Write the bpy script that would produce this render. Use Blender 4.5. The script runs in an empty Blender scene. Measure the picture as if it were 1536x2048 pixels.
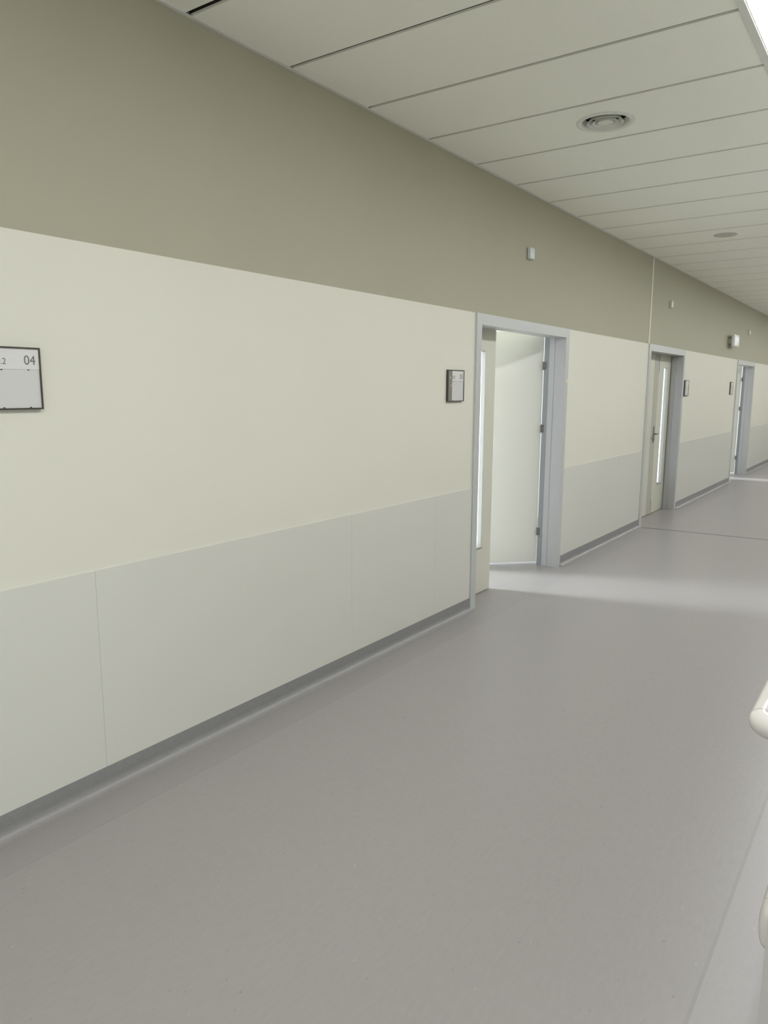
import bpy, bmesh, math
from mathutils import Vector, Matrix

C = bpy.context.scene.collection
PI = math.pi
# ------------------------------------------------------------------ helpers
def mat(name, col, rough=.5, spec=.4, metal=0, noise=None, bump=None, coat=0):
    m = bpy.data.materials.new(name); m.use_nodes = True
    nt = m.node_tree; b = nt.nodes['Principled BSDF']
    b.inputs['Base Color'].default_value = (*col, 1)
    b.inputs['Roughness'].default_value = rough
    b.inputs['Specular IOR Level'].default_value = spec
    b.inputs['Metallic'].default_value = metal
    b.inputs['Coat Weight'].default_value = coat
    if noise or bump:
        tc = nt.nodes.new('ShaderNodeTexCoord')
    if noise:
        sc, amt = noise
        n = nt.nodes.new('ShaderNodeTexNoise'); n.inputs['Scale'].default_value = sc
        n.inputs['Detail'].default_value = 4
        nt.links.new(tc.outputs['Object'], n.inputs['Vector'])
        r = nt.nodes.new('ShaderNodeValToRGB')
        r.color_ramp.elements[0].position = .3; r.color_ramp.elements[1].position = .7
        r.color_ramp.elements[0].color = (*[c*(1-amt) for c in col], 1)
        r.color_ramp.elements[1].color = (*[min(1, c*(1+amt)) for c in col], 1)
        nt.links.new(n.outputs['Fac'], r.inputs['Fac'])
        nt.links.new(r.outputs['Color'], b.inputs['Base Color'])
    if bump:
        sc, st = bump
        n2 = nt.nodes.new('ShaderNodeTexNoise'); n2.inputs['Scale'].default_value = sc
        nt.links.new(tc.outputs['Object'], n2.inputs['Vector'])
        bp = nt.nodes.new('ShaderNodeBump'); bp.inputs['Strength'].default_value = st
        bp.inputs['Distance'].default_value = .002
        nt.links.new(n2.outputs['Fac'], bp.inputs['Height'])
        nt.links.new(bp.outputs['Normal'], b.inputs['Normal'])
    return m

def box(bm, x0, x1, y0, y1, z0, z1, mi=0, bev=0):
    vs = [bm.verts.new(p) for p in ((x0,y0,z0),(x1,y0,z0),(x1,y1,z0),(x0,y1,z0),(x0,y0,z1),(x1,y0,z1),(x1,y1,z1),(x0,y1,z1))]
    fs = [bm.faces.new([vs[i] for i in f]) for f in ((0,3,2,1),(4,5,6,7),(0,1,5,4),(1,2,6,5),(2,3,7,6),(3,0,4,7))]
    for f in fs: f.material_index = mi
    if bev:
        es = list({e for f in fs for e in f.edges})
        bmesh.ops.bevel(bm, geom=es, offset=bev, segments=2, affect='EDGES', profile=.5, material=-1)

def prism(bm, prof, y0, y1, mi=0):
    """profile of (x, z) points swept along y"""
    a = [bm.verts.new((x, y0, z)) for x, z in prof]; b = [bm.verts.new((x, y1, z)) for x, z in prof]
    n = len(prof)
    fs = [bm.faces.new(a), bm.faces.new(b[::-1])]
    for i in range(n): fs.append(bm.faces.new([a[i], b[i], b[(i+1) % n], a[(i+1) % n]]))
    for f in fs: f.material_index = mi

def lathe(bm, prof, seg=48, mi=0):
    """profile (r, z) spun about z"""
    rings = []
    for r, z in prof:
        if r < 1e-6: rings.append([bm.verts.new((0, 0, z))])
        else: rings.append([bm.verts.new((r*math.cos(2*PI*i/seg), r*math.sin(2*PI*i/seg), z)) for i in range(seg)])
    for a, b in zip(rings, rings[1:]):
        for i in range(seg):
            j = (i+1) % seg
            q = [a[i % len(a)], a[j % len(a)], b[j % len(b)], b[i % len(b)]]
            q = list(dict.fromkeys(q))
            if len(q) > 2: bm.faces.new(q).material_index = mi

def tube(bm, path, r, seg=24, mi=0, cap=True):
    pts = [Vector(p) for p in path]; rings = []
    up = Vector((0, 0, 1))
    for i, p in enumerate(pts):
        t = (pts[min(i+1, len(pts)-1)] - pts[max(i-1, 0)]).normalized()
        s = t.cross(up)
        s = s.normalized() if s.length > 1e-4 else Vector((1, 0, 0))
        u = s.cross(t)
        rr = r[i] if isinstance(r, (list, tuple)) else r
        rings.append([bm.verts.new(p + rr*(math.cos(2*PI*k/seg)*s + math.sin(2*PI*k/seg)*u)) for k in range(seg)])
    for a, b in zip(rings, rings[1:]):
        for k in range(seg): bm.faces.new([a[k], a[(k+1) % seg], b[(k+1) % seg], b[k]]).material_index = mi
    if cap:
        bm.faces.new(rings[0][::-1]); bm.faces.new(rings[-1])

def obj(name, bm, mats, parent=None, smooth=False, xf=None):
    if xf is not None: bmesh.ops.transform(bm, matrix=xf, verts=bm.verts)
    bmesh.ops.recalc_face_normals(bm, faces=bm.faces)
    me = bpy.data.meshes.new(name); bm.to_mesh(me); bm.free()
    for m in (mats if isinstance(mats, (list, tuple)) else [mats]): me.materials.append(m)
    if smooth:
        for p in me.polygons: p.use_smooth = True
        try: me.set_sharp_from_angle(angle=math.radians(38))
        except Exception: pass
    o = bpy.data.objects.new(name, me); C.objects.link(o)
    if parent: o.parent = parent
    return o

def tag(o, label, cat, group=None, kind=None):
    if label: o['label'] = label
    if cat: o['category'] = cat
    if group: o['group'] = group
    if kind: o['kind'] = kind
    return o

def empty(name, loc):
    o = bpy.data.objects.new(name, None); o.empty_display_size = .1; C.objects.link(o); o.location = loc
    return o

def text_mesh(name, s, m, parent, width, height, origin, align='LEFT'):
    """upright lettering that reads from the corridor: local x runs +y, local y runs +z, facing +x"""
    cu = bpy.data.curves.new(name, 'FONT'); cu.body = s; cu.size = .05; cu.extrude = .0004
    cu.resolution_u = 6
    t = bpy.data.objects.new(name, cu); C.objects.link(t)
    bpy.context.view_layer.update()
    me = bpy.data.meshes.new_from_object(t.evaluated_get(bpy.context.evaluated_depsgraph_get()))
    bpy.data.objects.remove(t); bpy.data.curves.remove(cu)
    xs = [v.co.x for v in me.vertices]; ys = [v.co.y for v in me.vertices]
    kx = width/(max(xs)-min(xs)); ky = height/(max(ys)-min(ys))
    off = {'LEFT': 0, 'CENTER': -width/2, 'RIGHT': -width}[align]
    me.transform(Matrix.Translation((off - min(xs)*kx, -min(ys)*ky, 0)) @ Matrix.Diagonal((kx, ky, 1, 1)))
    M = Matrix.Translation(origin) @ Matrix(((0,0,1,0),(1,0,0,0),(0,1,0,0),(0,0,0,1)))
    me.transform(M); me.name = name
    me.materials.clear(); me.materials.append(m)
    o = bpy.data.objects.new(name, me); C.objects.link(o); o.parent = parent
    return o

# ------------------------------------------------------------------ materials
M = {}
M['cream'] = mat('cream paint', (.735,.725,.625), .55, .3, noise=(1.2,.012), bump=(160,.04))
M['taupe'] = mat('taupe paint', (.42,.405,.30), .6, .3, noise=(1.5,.012), bump=(160,.04))
M['panel'] = mat('grey protective sheet', (.665,.665,.60), .42, .4, noise=(1.0,.01), bump=(220,.03))
M['greige'] = mat('greige wall paint', (.36,.35,.33), .55, .3, noise=(1.5,.012))
M['endwall'] = mat('grey end wall', (.52,.51,.49), .5, .3)
M['leaf2'] = mat('cream side leaf laminate', (.665,.66,.555), .45, .35, noise=(2,.01))
M['foot'] = mat('vinyl cove foot', (.285,.27,.262), .36, .45, noise=(60,.04))
M['seam'] = mat('panel seam', (.55,.55,.49), .6)
M['cove'] = mat('grey vinyl cove', (.25,.248,.245), .38, .5, noise=(60,.05))
M['frame'] = mat('grey enamelled steel', (.53,.545,.525), .34, .5, noise=(3,.01))
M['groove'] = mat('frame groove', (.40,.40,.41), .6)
M['rebate'] = mat('rebate shade grey', (.25,.26,.265), .45, .4)  # shade in the jamb recess, painted as a darker grey
M['reveal'] = mat('shaded reveal enamel', (.405,.407,.40), .36, .5)  # frame enamel darkened: shade on the far jamb put into the colour
M['hinge'] = mat('dark hinge metal', (.12,.115,.10), .4, .6)
M['handle'] = mat('satin dark steel', (.30,.285,.255), .32, .6, .6)
M['dark'] = mat('dark rubber and shadow', (.05,.05,.045), .7)
M['leaf'] = mat('cream door laminate', (.70,.70,.635), .45, .35, noise=(2,.01))
M['bead'] = mat('shaded glazing bead', (.42,.42,.38), .5, .3)  # bead colour carries the shade of the slot window reveal
M['dullgreige'] = mat('dull greige', (.50,.49,.415), .45, .35)
M['steel'] = mat('brushed steel', (.42,.41,.38), .35, .5, 1)
M['white'] = mat('white plastic', (.72,.73,.71), .35, .5)
M['lens'] = mat('pale lamp lens', (.66,.69,.69), .25, .5)
M['ceil'] = mat('ceiling panel', (.955,.965,.88), .8, .2, noise=(300,.03), bump=(400,.1))
M['ceiltrim'] = mat('ceiling edge trim', (.76,.77,.72), .5, .3)
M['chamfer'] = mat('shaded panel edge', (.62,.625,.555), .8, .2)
M['void'] = mat('ceiling void and joint shade', (.05,.05,.045), .9)
M['signframe'] = mat('dark bronze frame', (.065,.062,.05), .4, .4)
M['signface'] = mat('pale sign plate', (.71,.71,.675), .4, .4)
M['signslip'] = mat('paper slip', (.63,.635,.605), .45, .4)
M['signband'] = mat('taupe sign band', (.235,.22,.19), .45, .4)
M['ink'] = mat('grey lettering', (.16,.155,.135), .6)
M['inkwhite'] = mat('white lettering', (.8,.8,.76), .6)
M['rail'] = mat('ivory rail plastic', (.70,.672,.635), .2, .5, coat=.3)
M['vent'] = mat('vent enamel', (.76,.775,.71), .45, .4)
M['speaker'] = mat('speaker mesh', (.56,.56,.50), .7)
M['tape'] = mat('yellowed tape', (.74,.69,.47), .5)
M['roomwall'] = mat('room paint', (.55,.55,.54), .7)
M['joint'] = mat('dark floor joint', (.17,.165,.16), .5)

def floor_mat():
    m = bpy.data.materials.new('vinyl floor'); m.use_nodes = True
    nt = m.node_tree; b = nt.nodes['Principled BSDF']; L = nt.links.new
    tc = nt.nodes.new('ShaderNodeTexCoord'); sep = nt.nodes.new('ShaderNodeSeparateXYZ')
    L(tc.outputs['Object'], sep.inputs[0])
    def math_(op, a, bv=None):
        n = nt.nodes.new('ShaderNodeMath'); n.operation = op
        for i, v in enumerate((a, bv)):
            if v is None: continue
            if isinstance(v, (int, float)): n.inputs[i].default_value = v
            else: L(v, n.inputs[i])
        return n.outputs[0]
    def mix(f, a, c):
        n = nt.nodes.new('ShaderNodeMix'); n.data_type = 'RGBA'
        if isinstance(f, (int, float)): n.inputs[0].default_value = f
        else: L(f, n.inputs[0])
        for i, v in ((6, a), (7, c)):
            if isinstance(v, tuple): n.inputs[i].default_value = (*v, 1)
            else: L(v, n.inputs[i])
        return n.outputs[2]
    def noise(scale, sx=1, sy=1, det=3):
        mp = nt.nodes.new('ShaderNodeMapping'); mp.inputs['Scale'].default_value = (sx, sy, 1)
        L(tc.outputs['Object'], mp.inputs[0])
        n = nt.nodes.new('ShaderNodeTexNoise'); n.inputs['Scale'].default_value = scale; n.inputs['Detail'].default_value = det
        L(mp.outputs[0], n.inputs['Vector']); return n.outputs['Fac']
    base = (.312,.294,.281)
    st = noise(75, 1, .28)
    c = mix(st, tuple(v*.93 for v in base), tuple(v*1.07 for v in base))
    blotch = noise(2.2, 1, .5)
    c = mix(math_('MULTIPLY', blotch, .12), c, (.335,.32,.306))
    fl = noise(64, 1, .55, 1)                                 # scattered dark flecks
    c = mix(math_('MULTIPLY', math_('GREATER_THAN', fl, .765), .5), c, (.19,.18,.17))
    fl2 = noise(55, 1, .5, 1)
    c = mix(math_('MULTIPLY', math_('LESS_THAN', fl2, .232), .2), c, (.5,.49,.47))
    right = math_('GREATER_THAN', sep.outputs['X'], 2.2)     # sheet laid along the right wall
    c = mix(math_('MULTIPLY', right, .22), c, (.41,.395,.38))
    left = math_('LESS_THAN', sep.outputs['X'], .215)        # welded border along the left wall
    c = mix(math_('MULTIPLY', left, .22), c, (.24,.225,.22))
    def line(x0, w): return math_('LESS_THAN', math_('ABSOLUTE', math_('SUBTRACT', sep.outputs['X'], x0)), w)
    c = mix(math_('MULTIPLY', line(.215, .0018), .3), c, (.15,.14,.13))
    c = mix(math_('MULTIPLY', line(2.194, .005), .22), c, (.2,.19,.18))
    L(c, b.inputs['Base Color'])
    b.inputs['Roughness'].default_value = .32
    b.inputs['Specular IOR Level'].default_value = .33
    bp = nt.nodes.new('ShaderNodeBump'); bp.inputs['Strength'].default_value = .05; bp.inputs['Distance'].default_value = .001
    L(noise(120), bp.inputs['Height']); L(bp.outputs[0], b.inputs['Normal'])
    return m
M['floor'] = floor_mat()

def frost_mat():
    m = bpy.data.materials.new('frosted glass'); m.use_nodes = True
    nt = m.node_tree; nt.nodes.clear()
    o = nt.nodes.new('ShaderNodeOutputMaterial'); mx = nt.nodes.new('ShaderNodeMixShader'); mx.inputs[0].default_value = .06
    t = nt.nodes.new('ShaderNodeBsdfTranslucent'); t.inputs[0].default_value = (.96,.97,.97,1)
    g = nt.nodes.new('ShaderNodeBsdfGlossy'); g.inputs['Roughness'].default_value = .25
    nt.links.new(t.outputs[0], mx.inputs[1]); nt.links.new(g.outputs[0], mx.inputs[2]); nt.links.new(mx.outputs[0], o.inputs[0])
    return m
M['frost'] = frost_mat()

def lamp_mat(strength, col):
    m = bpy.data.materials.new('luminous diffuser'); m.use_nodes = True
    b = m.node_tree.nodes['Principled BSDF']
    b.inputs['Base Color'].default_value = (.9,.9,.9,1)
    b.inputs['Emission Color'].default_value = (*col, 1); b.inputs['Emission Strength'].default_value = strength
    return m
M['lamp'] = lamp_mat(11.3, (.965,.985,1.0))

# ------------------------------------------------------------------ dimensions (metres)
CZ = 3.061          # ceiling height
YA, YB = -9.0, 24.0 # corridor ends
RX = 2.371          # right wall face
RY = 1.6            # near end of the right wall
FT = 2.12           # top of door frames, cream / taupe paint line
PT, PB = .903, .092 # protective panels
doors = [(4.638, 6.334), (8.765, 10.413), (14.02, 15.72)]

# ------------------------------------------------------------------ room shell
bm = bmesh.new(); box(bm, -5.2, 7, YA, YB, -.1, 0)
tag(obj('floor', bm, M['floor']), None, None, kind='structure')

bm = bmesh.new()
edges = [YA] + [v for d in doors for v in d] + [YB]
T = .14                               # wall thickness behind the corridor face
for i in range(0, len(edges), 2):
    box(bm, -T, 0, edges[i], edges[i+1], 0, FT, 0)
box(bm, -T, 0, YA, YB, FT, CZ+.12, 1)
wall = tag(obj('wall_left', bm, [M['cream'], M['taupe']]), None, None, kind='structure')
# protective sheets between the doors
cuts = {0: [YA, -6.4, -4.8, -3.2, -1.6, .01, 1.619, 3.232, 4.135, doors[0][0]-.003], 1: [doors[0][1]+.003, 7.9, 8.745],
        2: [doors[1][1]+.003, 12.0, doors[2][0]-.003], 3: [doors[2][1]+.003, 17.3, 18.9, 20.5, 22.1, YB]}
for k, c in cuts.items():
    for a, b_ in zip(c, c[1:]):
        bm = bmesh.new(); box(bm, 0, .006, a+.0004, b_-.0004, PB, PT, 0, .0006)
        obj('protective_panel', bm, M['panel'], wall)
# coved skirting
prof = [(.0005, 0), (.0005, PB+.002), (.005, PB+.002), (.006, PB-.004), (.006, .040)]
for i in range(9):
    a = PI + i/8*PI/2
    prof.append((.006+.038 + .038*math.cos(a), .0385 + .038*math.sin(a)))
prof.append((.060, .0004)); prof.append((.060, 0))
bs = [(YA, doors[0][0]-.003), (doors[0][1]+.003, doors[1][0]-.003), (doors[1][1]+.003, doors[2][0]-.003), (doors[2][1]+.003, YB)]
for i, (a, b_) in enumerate(bs):
    bm = bmesh.new(); prism(bm, prof, a, b_)
    for f in bm.faces:
        c = f.calc_center_median()
        if len(f.verts) == 4 and c.z < .0105 and c.x > .012: f.material_index = 1
    tag(obj('baseboard_left', bm, [M['cove'], M['foot']], smooth=True), None, None, kind='structure')

# right wall: runs off from its near corner, and an alcove wall turning away beside the camera
bm = bmesh.new(); box(bm, RX, RX+.2, RY+.02, YB, 0, CZ+.12); box(bm, RX, 7, RY, RY+.02, 0, CZ+.12, 1)
tag(obj('wall_right', bm, [M['greige'], M['endwall']]), None, None, kind='structure')
bm = bmesh.new(); box(bm, -.14, RX+.2, YB, YB+.15, 0, CZ+.12)
tag(obj('wall_end', bm, M['cream']), None, None, kind='structure')
# patient rooms behind the doors
bm = bmesh.new(); box(bm, -5.2, -5.0, 0, 20, 0, 2.9)
for y in (1.2, 8.7, 11.9, 19.5): box(bm, -5.0, -T, y-.05, y+.05, 0, 2.9)
box(bm, -5.2, -T-.001, 0, 20, 2.75, 2.9)
tag(obj('wall_rooms', bm, M['roomwall']), None, None, kind='structure')

# ceiling: 600 mm panels laid across the corridor
bm = bmesh.new()
P0 = 2.2*1 - .035; pitch = .6026
jy = [2.770 + pitch*k for k in range(-20, 36)]
x0c, x1c = .012, 1.818
VX, VY, VR = .973, 4.284, .128
def panel(bm, x0, x1, y0, y1, hole=None):
    g, ch, th = .0055, .006, .02
    y0 += g; y1 -= g
    z = CZ
    if hole is None:
        lo = [bm.verts.new(p) for p in ((x0,y0+ch,z),(x1,y0+ch,z),(x1,y1-ch,z),(x0,y1-ch,z))]
        bm.faces.new(lo)
    else:
        hx, hy, hr = hole
        lo = [bm.verts.new(p) for p in ((x0,y0+ch,z),(x1,y0+ch,z),(x1,y1-ch,z),(x0,y1-ch,z))]
        n = 48; ring = [bm.verts.new((hx+hr*math.cos(2*PI*i/n), hy+hr*math.sin(2*PI*i/n), z)) for i in range(n)]
        es = [bm.edges.new((lo[i], lo[(i+1) % 4])) for i in range(4)] + [bm.edges.new((ring[i], ring[(i+1) % n])) for i in range(n)]
        bmesh.ops.triangle_fill(bm, edges=es, use_beauty=True)
        up_ = [bm.verts.new((v.co.x, v.co.y, z+th)) for v in ring]
        for i in range(n): bm.faces.new([ring[i], ring[(i+1) % n], up_[(i+1) % n], up_[i]])
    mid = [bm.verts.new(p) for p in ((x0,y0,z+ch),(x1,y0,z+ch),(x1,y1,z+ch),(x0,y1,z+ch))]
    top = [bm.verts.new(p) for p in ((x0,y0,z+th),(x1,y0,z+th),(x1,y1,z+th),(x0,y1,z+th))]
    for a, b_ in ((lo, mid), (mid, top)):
        for i in range(4): bm.faces.new([a[i], a[(i+1) % 4], b_[(i+1) % 4], b_[i]]).material_index = 1 if b_ is top else 2  # panel sides near black: shade in the joints is painted on
for a, b_ in zip(jy, jy[1:]):
    a2 = a + (.010 if abs(a-(2.770-pitch)) < .01 else 0)
    panel(bm, x0c, x1c, a2, b_, (VX, VY, VR) if a < VY < b_ else None)
panel(bm, 2.235, 7, YA, RY)
panel(bm, 2.235, RX, RY+.001, YB)
# dark void above the panels
f0 = len(bm.faces)
box(bm, 0, 1.83, YA, YB, CZ+.11, CZ+.12, 1)
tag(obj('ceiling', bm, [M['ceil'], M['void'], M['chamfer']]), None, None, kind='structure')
# edge angles
bm = bmesh.new(); prism(bm, [(.0005,CZ-.004),(.020,CZ-.004),(.020,CZ-.001),(.0035,CZ-.001),(.0035,CZ+.02),(.0005,CZ+.02)], YA, YB)
tag(obj('trim_1', bm, M['ceiltrim']), None, None, kind='structure')
bm = bmesh.new(); prism(bm, [(1.812,CZ-.005),(1.842,CZ-.005),(1.842,CZ+.05),(1.836,CZ+.05),(1.836,CZ-.001),(1.812,CZ-.001)], YA, YB)
tag(obj('trim_2', bm, M['ceiltrim']), None, None, kind='structure')
# cover strip of the building joint, on the taupe wall and across the floor
bm = bmesh.new(); box(bm, 0, .006, 8.728, 8.768, FT+.004, CZ-.006, 0, .0015)
tag(obj('trim_3', bm, M['cream']), None, None, kind='structure')
bm = bmesh.new()
vs = [bm.verts.new(p) for p in ((.054,8.744,.0005),(2.3,8.864,.0005),(2.3,8.882,.0005),(.054,8.762,.0005))]
bm.faces.new(vs); r = bmesh.ops.extrude_face_region(bm, geom=bm.faces[:])
bmesh.ops.translate(bm, vec=(0,0,.0015), verts=[v for v in r['geom'] if isinstance(v, bmesh.types.BMVert)])
tag(obj('trim_4', bm, M['joint']), None, None, kind='structure')

# continuous light line along the ceiling edge
lt = empty('linear_light', (2.03, 9.5, CZ))
bm = bmesh.new(); box(bm, -.182, .182, -18.4, 14.4, .004, .012)
obj('diffuser', bm, M['lamp'], lt)
bm = bmesh.new()
box(bm, -.187, -.183, -18.4, 14.4, .0, .07); box(bm, .183, .2, -18.4, 14.4, -.003, .07); box(bm, -.187, .2, -18.4, 14.4, .065, .07)
obj('housing', bm, M['ceiltrim'], lt)
tag(lt, 'glaring white continuous light band along the ceiling edge at top right', 'light')

# ------------------------------------------------------------------ doors
FW = .073           # frame face width
LF = -.150          # corridor face of the closed leaves
def leaf_bm(w, z0, z1, th, win=None):
    """leaf in its own frame: u along width from 0, corridor face at x=0, thickness towards -x; win=(u0,u1,z0,z1) opening"""
    bm = bmesh.new()
    if not win:
        box(bm, -th, 0, 0, w, z0, z1, 0, .0015)
    else:
        u0, u1, a, b_ = win
        for (p, q, s, t) in ((0, u0, z0, z1), (u1, w, z0, z1), (u0, u1, z0, a), (u0, u1, b_, z1)):
            box(bm, -th, 0, p, q, s, t)
        bmesh.ops.remove_doubles(bm, verts=bm.verts, dist=1e-5)
    return bm

def hinge_bm():
    bm = bmesh.new()
    lathe(bm, [(0,-.036),(.006,-.036),(.007,-.034),(.007,.034),(.006,.036),(0,.036)], 16)
    box(bm, .003, .022, -.002, .001, -.034, .034)
    for z in (-.022, .022):
        b2 = bmesh.new(); b2.free()
        box(bm, .010, .016, -.0035, -.002, z-.003, z+.003, 1)
    return bm

def lever_bm():
    """lever on an escutcheon, facing +x, lever pointing to -y"""
    b = bmesh.new()
    box(b, 0, .009, -.021, .021, -.115, .095, 0, .004)
    tube(b, [(.008,0,0),(.030,0,0),(.050,0,0),(.060,-.006,0),(.064,-.018,0),(.064,-.07,0),(.063,-.125,0)], [.010,.009,.009,.0095,.0095,.009,.008], 16)
    tube(b, [(.008,0,-.072),(.012,0,-.072),(.016,0,-.072)], .0085, 16)
    box(b, .008, .0145, -.004, .004, -.092, -.072, 0, .002)
    return b

def make_door(n, y0, y1, kind, label):
    """kind 'open': glazed side leaf on the near side, wide leaf swung into the room; 'shut': wide leaf near, glazed side leaf far"""
    d = empty(f'door_{n}', (0, y0, 0)); tag(d, label, 'door', kind='structure')
    W = y1-y0; i0, i1 = FW, W-FW; top = FT-.075
    TR = Matrix.Identity(4)
    # frame: faces, jambs with a stop and a rebate
    bm = bmesh.new(); pr = .014
    def jamb(ya, yb, s):
        # s=+1 near jamb (reveal faces +y), -1 far jamb
        yi = yb if s > 0 else ya; yo = ya if s > 0 else yb
        pts = [(pr, yo), (pr, yi), (-.084, yi), (-.084, yi-s*.003), (-.088, yi-s*.003), (-.088, yi), (-.137, yi), (-.137, yi-s*.009), (-.188, yi-s*.009), (-.188, yo), (-.0, yo)]
        a = [bm.verts.new((x, y, 0)) for x, y in pts]; b_ = [bm.verts.new((x, y, FT)) for x, y in pts]
        bm.faces.new(a); bm.faces.new(b_)
        for i in range(len(pts)):
            j = (i+1) % len(pts); f = bm.faces.new([a[i], a[j], b_[j], b_[i]])
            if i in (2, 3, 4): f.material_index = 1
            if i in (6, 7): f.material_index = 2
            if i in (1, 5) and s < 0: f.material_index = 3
    jamb(0, i0, 1); jamb(i1, W, -1)
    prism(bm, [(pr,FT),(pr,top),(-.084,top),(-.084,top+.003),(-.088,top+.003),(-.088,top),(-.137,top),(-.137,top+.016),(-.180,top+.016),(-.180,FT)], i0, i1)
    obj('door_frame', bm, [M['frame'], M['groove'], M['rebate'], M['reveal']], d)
    lw, th = .55, .045
    zt = top+.010
    if kind == 'open':
        sy0, sy1 = i0-.010, i0-.010+lw
        win = (.195, .388, .372, 1.883)
    else:
        sy1 = i1+.010; sy0 = sy1-lw
        win = (.220, .405, .372, 1.883)
    sl = obj('side_leaf', leaf_bm(lw, .008, zt, th, win), M['leaf2'], d, xf=Matrix.Translation((LF, sy0, 0)))
    sl['label'] = 'narrow cream leaf with a tall frosted slot window'
    bm = bmesh.new(); box(bm, -.036, -.031, win[0]-.0, win[1]+.0, win[2], win[3])
    g = obj('glass_pane', bm, M['frost'], sl, xf=Matrix.Translation((LF, sy0, 0))); g['label'] = 'bright frosted glass slot'
    # glazing bead with a bull-nosed lower lip
    bm = bmesh.new(); u0, u1, a, b_ = win
    for (p, q, s, t) in ((u0, u0+.004, a, b_), (u1-.004, u1, a, b_), (u0, u1, b_-.004, b_), (u0, u1, a, a+.012)):
        box(bm, -.031, .0015, p, q, s, t)
    bm2 = bmesh.new()
    tube(bm2, [(.002, u0-.004, a+.004), (.002, u1+.004, a+.004)], .009, 14)
    me = bpy.data.meshes.new('t'); bm2.to_mesh(me); bm2.free(); bm.from_mesh(me); bpy.data.meshes.remove(me)
    obj('glazing_bead', bm, M['bead'], sl, xf=Matrix.Translation((LF, sy0, 0)))
    if kind == 'open':
        w = i1+.010 - sy1 - .004
        ang = math.radians(45)
        hp = Vector((-.2035, i1+.034, 0))
        # local u runs from the hinge towards the near side when shut (-y); corridor face towards +x
        Mx = Matrix.Translation(hp) @ Matrix.Rotation(-ang, 4, 'Z') @ Matrix.Diagonal((1,-1,1,1))
        al = obj('wide_leaf', leaf_bm(w, .022, zt+.045, th), M['leaf'], d, xf=Mx)
        al['label'] = 'wide cream leaf swung half open into the room'
        for z in (1.806, 1.254, .314):
            obj('hinge', hinge_bm(), [M['hinge'], M['dark']], al, xf=Matrix.Translation((-.190, i1+.004, z)) @ Matrix.Scale(1, 4))
        b = lever_bm()
        obj('lever_handle', b, M['handle'], al, smooth=True, xf=Mx @ Matrix.Translation((0, w-.07, 1.05)))
    else:
        ay0 = i0-.010; w = sy0-.004-ay0
        Mx = Matrix.Translation((LF, ay0, 0))
        al = obj('wide_leaf', leaf_bm(w, .008, zt, th), M['leaf2'], d, xf=Mx)
        al['label'] = 'wide plain cream leaf, shut'
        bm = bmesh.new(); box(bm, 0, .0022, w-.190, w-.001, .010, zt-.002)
        st = obj('lock_strip', bm, M['dullgreige'], al, xf=Mx); st['label'] = 'darker greige strip along the lock edge'  # thin darker strip laid over the leaf at its lock edge
        bm = bmesh.new(); box(bm, 0, .004, w+.0003, w+.0037, 1.83, zt-.004); 
        obj('flush_bolt', bm, M['dark'], al, xf=Mx)
        bm = bmesh.new(); box(bm, 0, .004, w+.0003, w+.0037, .012, .19)
        obj('flush_bolt', bm, M['dark'], al, xf=Mx)
        h = obj('lever_handle', lever_bm(), M['handle'], al, smooth=True, xf=Mx @ Matrix.Translation((.002, w-.085, 1.05)))
        h['label'] = 'brushed steel lever on a long plate'
        bm = bmesh.new(); box(bm, -.030, -.002, i1+.0005, i1+.0095, .01, zt)
        obj('edge_seal', bm, M['dark'], sl, xf=Matrix.Translation((LF+.0, 0, 0)))
    return d

make_door(1, *doors[0], 'open', 'nearest door, half open with a light slot window beside it, next to the 03 sign')
make_door(2, *doors[1], 'shut', 'shut middle door with a steel lever and a tall slot window')
make_door(3, *doors[2], 'open', 'farthest door at the right edge, half open beyond the emergency light')

# ------------------------------------------------------------------ door signs
def sign(y, z, number, label, floor_no='0.2', letter='A', w=.214, h=.207):
    """y, z: near lower corner on the wall"""
    s = empty('door_sign', (0, y, z)); tag(s, label, 'sign', 'room signs along the left wall')
    bm = bmesh.new(); t = .0055; dp = .016
    box(bm, 0, dp, 0, t, 0, h); box(bm, 0, dp, w-t, w, 0, h); box(bm, 0, dp, t, w-t, 0, t); box(bm, 0, dp, t, w-t, h-t, h)
    box(bm, 0, .004, t, w-t, t, h-t)
    obj('sign_frame', bm, M['signframe'], s)
    us = t + .052
    bm = bmesh.new(); box(bm, .004, .012, t, us, t, h-t); bd = obj('side_band', bm, M['signband'], s); bd['label'] = 'taupe band'
    zd = h*.645
    bm = bmesh.new(); box(bm, .004, .013, us, w-t, zd+.0002, h-t); fp = obj('number_plate', bm, M['signface'], s)
    bm = bmesh.new(); box(bm, .004, .012, us, w-t, t, zd-.0002)
    sp = obj('name_slip', bm, M['signslip'], s)
    for u in (us+.018, w-.045):
        for zz in (zd, t):
            bm = bmesh.new(); tube(bm, [(.0122, u, zz), (.0128, u, zz)], .004, 10)
            obj('slip_clip', bm, M['signframe'], s)
    if number:
        text_mesh('room_number', number, M['ink'], fp, .040, .0315, (.0132, w-.0185, h*.722), 'RIGHT')
        text_mesh('floor_number', floor_no, M['ink'], fp, .031, .0205, (.0132, .092, h*.722), 'RIGHT')
        text_mesh('wing_letter', letter, M['inkwhite'], bd, .0115, .0195, (.0122, t+.028, h*.722), 'CENTER')
        bm = bmesh.new()
        box(bm, .012, .0124, t+.036, t+.047, h*.525, h*.530); box(bm, .012, .0124, t+.036, t+.040, h*.480, h*.530); box(bm, .012, .0124, t+.036, t+.047, h*.478, h*.483)
        obj('small_mark', bm, M['inkwhite'], bd)
    return s
sign(4.256, 1.518, '03', 'framed room sign 03 on the cream wall left of the nearest door')
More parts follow.
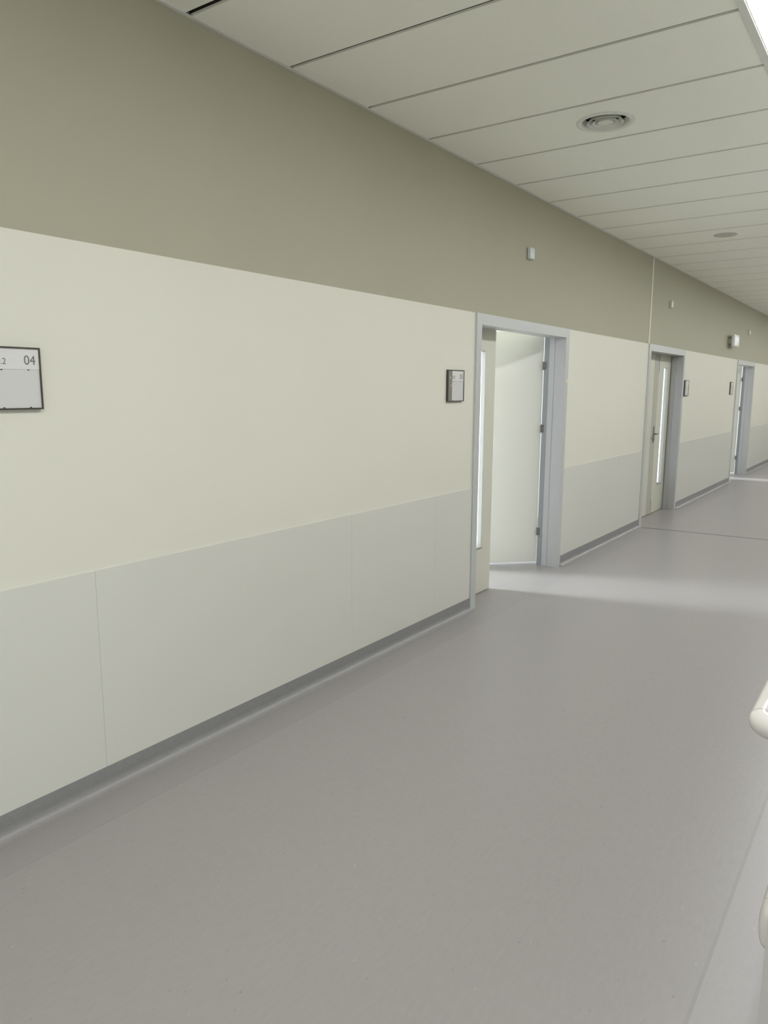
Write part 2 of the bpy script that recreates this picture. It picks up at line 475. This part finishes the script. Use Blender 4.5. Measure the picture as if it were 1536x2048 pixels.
sign(1.239, 1.523, '04', 'framed room sign 04 at the left edge of the picture', w=.214, h=.211)
sign(10.478, 1.525, None, 'small framed sign just right of the shut middle door')
sign(13.525, 1.534, None, 'small framed sign just left of the farthest door')

# ------------------------------------------------------------------ boxes high on the taupe wall
def call_lamp(y, label):
    c = empty('call_lamp', (0, y, 2.583)); tag(c, label, 'lamp', 'call lamps above the doors')
    bm = bmesh.new(); box(bm, .003, .010, -.043, .043, 0, .088, 0, .003); obj('base_plate', bm, M['white'], c)
    bm = bmesh.new(); box(bm, .009, .030, -.0415, .0415, .002, .086, 0, .006); obj('lens_cover', bm, M['lens'], c, smooth=True)
    bm = bmesh.new(); box(bm, 0, .003, -.0425, .038, -.001, .080); obj('contact_shadow', bm, M['dark'], c)  # dark plate behind the lamp, stands in for its shadow line on the wall
    return c
call_lamp(5.473, 'small white call lamp box above the nearest, half open door')
call_lamp(9.562, 'small white call lamp box above the shut middle door')
call_lamp(14.84, 'small white call lamp box above the farthest door, beyond the emergency light')

e = empty('emergency_light', (0, 13.28, 2.297))
tag(e, 'white rectangular emergency light box standing off the taupe wall near the farthest door', 'light')
bm = bmesh.new(); box(bm, 0, .058, -.16, .0, .055, .125); obj('wall_bracket', bm, M['dullgreige'], e)
bm = bmesh.new(); box(bm, .056, .098, -.20, .20, 0, .188, 0, .006); obj('housing', bm, M['white'], e, smooth=True)
bm = bmesh.new(); box(bm, .097, .102, -.175, .175, .018, .160, 0, .002); obj('lens_panel', bm, M['lens'], e)
bm = bmesh.new(); box(bm, .102, .1045, .04, .13, .140, .154, 0, .001); obj('indicator', bm, M['white'], e)

# yellowed tape on the far frame of the nearest door
bm = bmesh.new()
n = 7
for i in range(n):
    y = 6.290 + .012*i
    z0 = 1.655 + .006*math.sin(i*1.7); z1 = 1.690 + .005*math.cos(i*2.1)
    x = .0145 if y < 6.335 else .0145 - .013*min(1, (y-6.335)/.01)
    if i: 
        bm.faces.new([pv[0], bm.verts.new((x, y, z0)), bm.verts.new((x, y, z1)), pv[1]])
        bm.verts.ensure_lookup_table(); pv = (bm.verts[-2], bm.verts[-1])
    else: pv = (bm.verts.new((x, y, z0)), bm.verts.new((x, y, z1)))
r = bmesh.ops.extrude_face_region(bm, geom=bm.faces[:])
bmesh.ops.translate(bm, vec=(.0012,0,0), verts=[v for v in r['geom'] if isinstance(v, bmesh.types.BMVert)])
tag(obj('tape_piece', bm, M['tape']), 'yellowish scrap of tape on the right frame of the nearest door', 'tape')

# ------------------------------------------------------------------ ceiling fittings
v = empty('air_diffuser', (VX, VY, CZ)); tag(v, 'round ringed white air diffuser in the ceiling at upper right', 'vent')
bm = bmesh.new(); lathe(bm, [(.157,-.0005),(.155,-.005),(.147,-.008),(.136,-.007),(.129,-.003),(.124,.008),(.114,.030),(.117,.030),(.127,.008),(.1278,-.0004)], 64)
obj('outer_ring', bm, M['vent'], v, smooth=True)
for rb in (.099, .070):
    bm = bmesh.new(); lathe(bm, [(rb,-.006),(rb-.0015,-.0075),(rb-.004,-.006),(rb-.012,.006),(rb-.023,.022),(rb-.021,.0235),(rb-.010,.008),(rb,-.006)], 64)
    obj('cone_ring', bm, M['vent'], v, smooth=True)
bm = bmesh.new(); lathe(bm, [(0,-.0085),(.030,-.008),(.041,-.0055),(.042,-.003),(.028,.020),(0,.022)], 64)
obj('centre_disc', bm, M['vent'], v, smooth=True)
for k in range(2):
    bm = bmesh.new(); box(bm, -.116, .116, -.004, .004, .022, .028)
    obj('bridge', bm, M['void'], v, xf=Matrix.Rotation(k*PI/2+.35, 4, 'Z'))
bm = bmesh.new(); lathe(bm, [(.1265,.0195),(.1265,.095),(0,.095)], 48); obj('duct_throat', bm, M['void'], v)

s = empty('ceiling_speaker', (.903, 7.885, CZ)); tag(s, 'flat round greyish speaker disc in the ceiling farther down the corridor', 'speaker')
bm = bmesh.new(); lathe(bm, [(.103,-.0003),(.103,-.004),(.098,-.007),(.092,-.007)], 48); obj('rim', bm, M['speaker'], s, smooth=True)
bm = bmesh.new(); lathe(bm, [(.0925,-.0066),(.05,-.0085),(0,-.009)], 48); obj('grille', bm, M['speaker'], s, smooth=True)

# ------------------------------------------------------------------ rails on the right wall
h = empty('handrail', (RX, RY+.158, .872)); tag(h, 'ivory tubular handrail with a rounded return end at the right edge', 'handrail')
R_ = .026; ax = -.064
bm = bmesh.new(); tube(bm, [(ax, .003, 0), (ax, 1, 0), (ax, 6, 0), (ax, 16, 0)], R_, 40)
obj('rail_tube', bm, M['rail'], h, smooth=True)
bm = bmesh.new(); tube(bm, [(ax, .0, 0), (ax, .003, 0)], R_-.0012, 40); obj('joint_line', bm, M['dark'], h)
bm = bmesh.new(); B = .034; path = [(ax, 0, 0)]
for i in range(1, 13):
    a = i/12*PI/2; path.append((ax + B - B*math.cos(a), -B*math.sin(a), 0))
path.append((0, -B, 0))
tube(bm, path, R_, 40); obj('end_return', bm, M['rail'], h, smooth=True)
for y in (1.2, 2.6, 4.0, 5.4, 6.8, 8.2):
    bm = bmesh.new(); tube(bm, [(0, y, -.05), (ax*.6, y, -.05), (ax, y, -.035), (ax, y, -.02)], .009, 12); obj('bracket', bm, M['rail'], h, smooth=True)

b = empty('bumper_rail', (RX, RY+.10, .435)); tag(b, 'low ivory wall bumper rail with a rounded end at lower right', 'bumper')
def bump_prof(s=1, n=14, hh=.055, dd=.026):
    pts = [(0, -hh*s)]
    for i in range(n+1):
        a = -PI/2 + i/n*PI
        pts.append((-dd*s*abs(math.cos(a))**.55, hh*s*math.sin(a)))
    pts.append((0, hh*s)); return pts
bm = bmesh.new(); prism(bm, [p for i, p in enumerate(bump_prof()) if i not in (0, 16)], .003, 16); obj('rail_cover', bm, M['rail'], b, smooth=True)
bm = bmesh.new(); prism(bm, [p for i, p in enumerate(bump_prof(.965)) if i not in (0, 16)], 0, .003); obj('joint_line', bm, M['dark'], b)
bm = bmesh.new(); rings = []
for k in range(8):
    a = k/7*PI/2; sc = max(.04, math.cos(a)**.6)
    rings.append([bm.verts.new((x*sc, -.045*math.sin(a), z*(.35+.65*sc))) for i, (x, z) in enumerate(bump_prof()) if i not in (0, 16)])
for a_, c_ in zip(rings, rings[1:]):
    for i in range(len(a_)): bm.faces.new([a_[i], a_[(i+1) % len(a_)], c_[(i+1) % len(a_)], c_[i]])
bm.faces.new(rings[0]); bm.faces.new(rings[-1])
obj('end_cap', bm, M['rail'], b, smooth=True)

# ------------------------------------------------------------------ lamps
def area(name, loc, target, sx, sy, power, col):
    l = bpy.data.lights.new(name, 'AREA'); l.shape = 'RECTANGLE'; l.size = sx; l.size_y = sy; l.energy = power; l.color = col
    o = bpy.data.objects.new(name, l); C.objects.link(o); o.location = loc
    o.rotation_euler = (Vector(target)-Vector(loc)).to_track_quat('-Z', 'Y').to_euler()
    return o
day = (.84,.91,1.0)
area('room_daylight', (-4.9, 3.85, 1.95), (0, 3.85, 1.3), 1.0, 1.4, 740, day)
area('room_daylight', (-4.9, 10.3, 1.55), (0, 10.3, 1.55), 1.6, 1.5, 300, day)
area('room_daylight', (-4.9, 14.76, 2.0), (0, 14.76, .8), .30, 1.2, 800, day)

w = bpy.data.worlds.new('World'); bpy.context.scene.world = w; w.use_nodes = True
w.node_tree.nodes['Background'].inputs[0].default_value = (.95,.98,1,1)
w.node_tree.nodes['Background'].inputs[1].default_value = 1.15

# ------------------------------------------------------------------ camera
yaw, pit, rol = math.radians(35.24314585), math.radians(9.45547843), math.radians(.25199606)
fw = Vector((-math.sin(yaw)*math.cos(pit), math.cos(yaw)*math.cos(pit), -math.sin(pit)))
rt = fw.cross(Vector((0,0,1))).normalized(); up = rt.cross(fw)
r2 = math.cos(rol)*rt + math.sin(rol)*up; u2 = -math.sin(rol)*rt + math.cos(rol)*up
cam = bpy.data.cameras.new('Camera'); co = bpy.data.objects.new('Camera', cam); C.objects.link(co)
mw = Matrix((r2, u2, -fw)).transposed().to_4x4(); mw.translation = (2.51156, 0, 1.59844)
co.matrix_world = mw
cam.sensor_width = 36; cam.sensor_fit = 'AUTO'; cam.lens = 1477.214/2048*36
cam.clip_start = .02
sc = bpy.context.scene; sc.camera = co
sc.view_settings.view_transform = 'Standard'; sc.view_settings.look = 'None'
sc.view_settings.exposure = 0; sc.view_settings.gamma = 1
sc.cycles.max_bounces = 10; sc.cycles.diffuse_bounces = 6
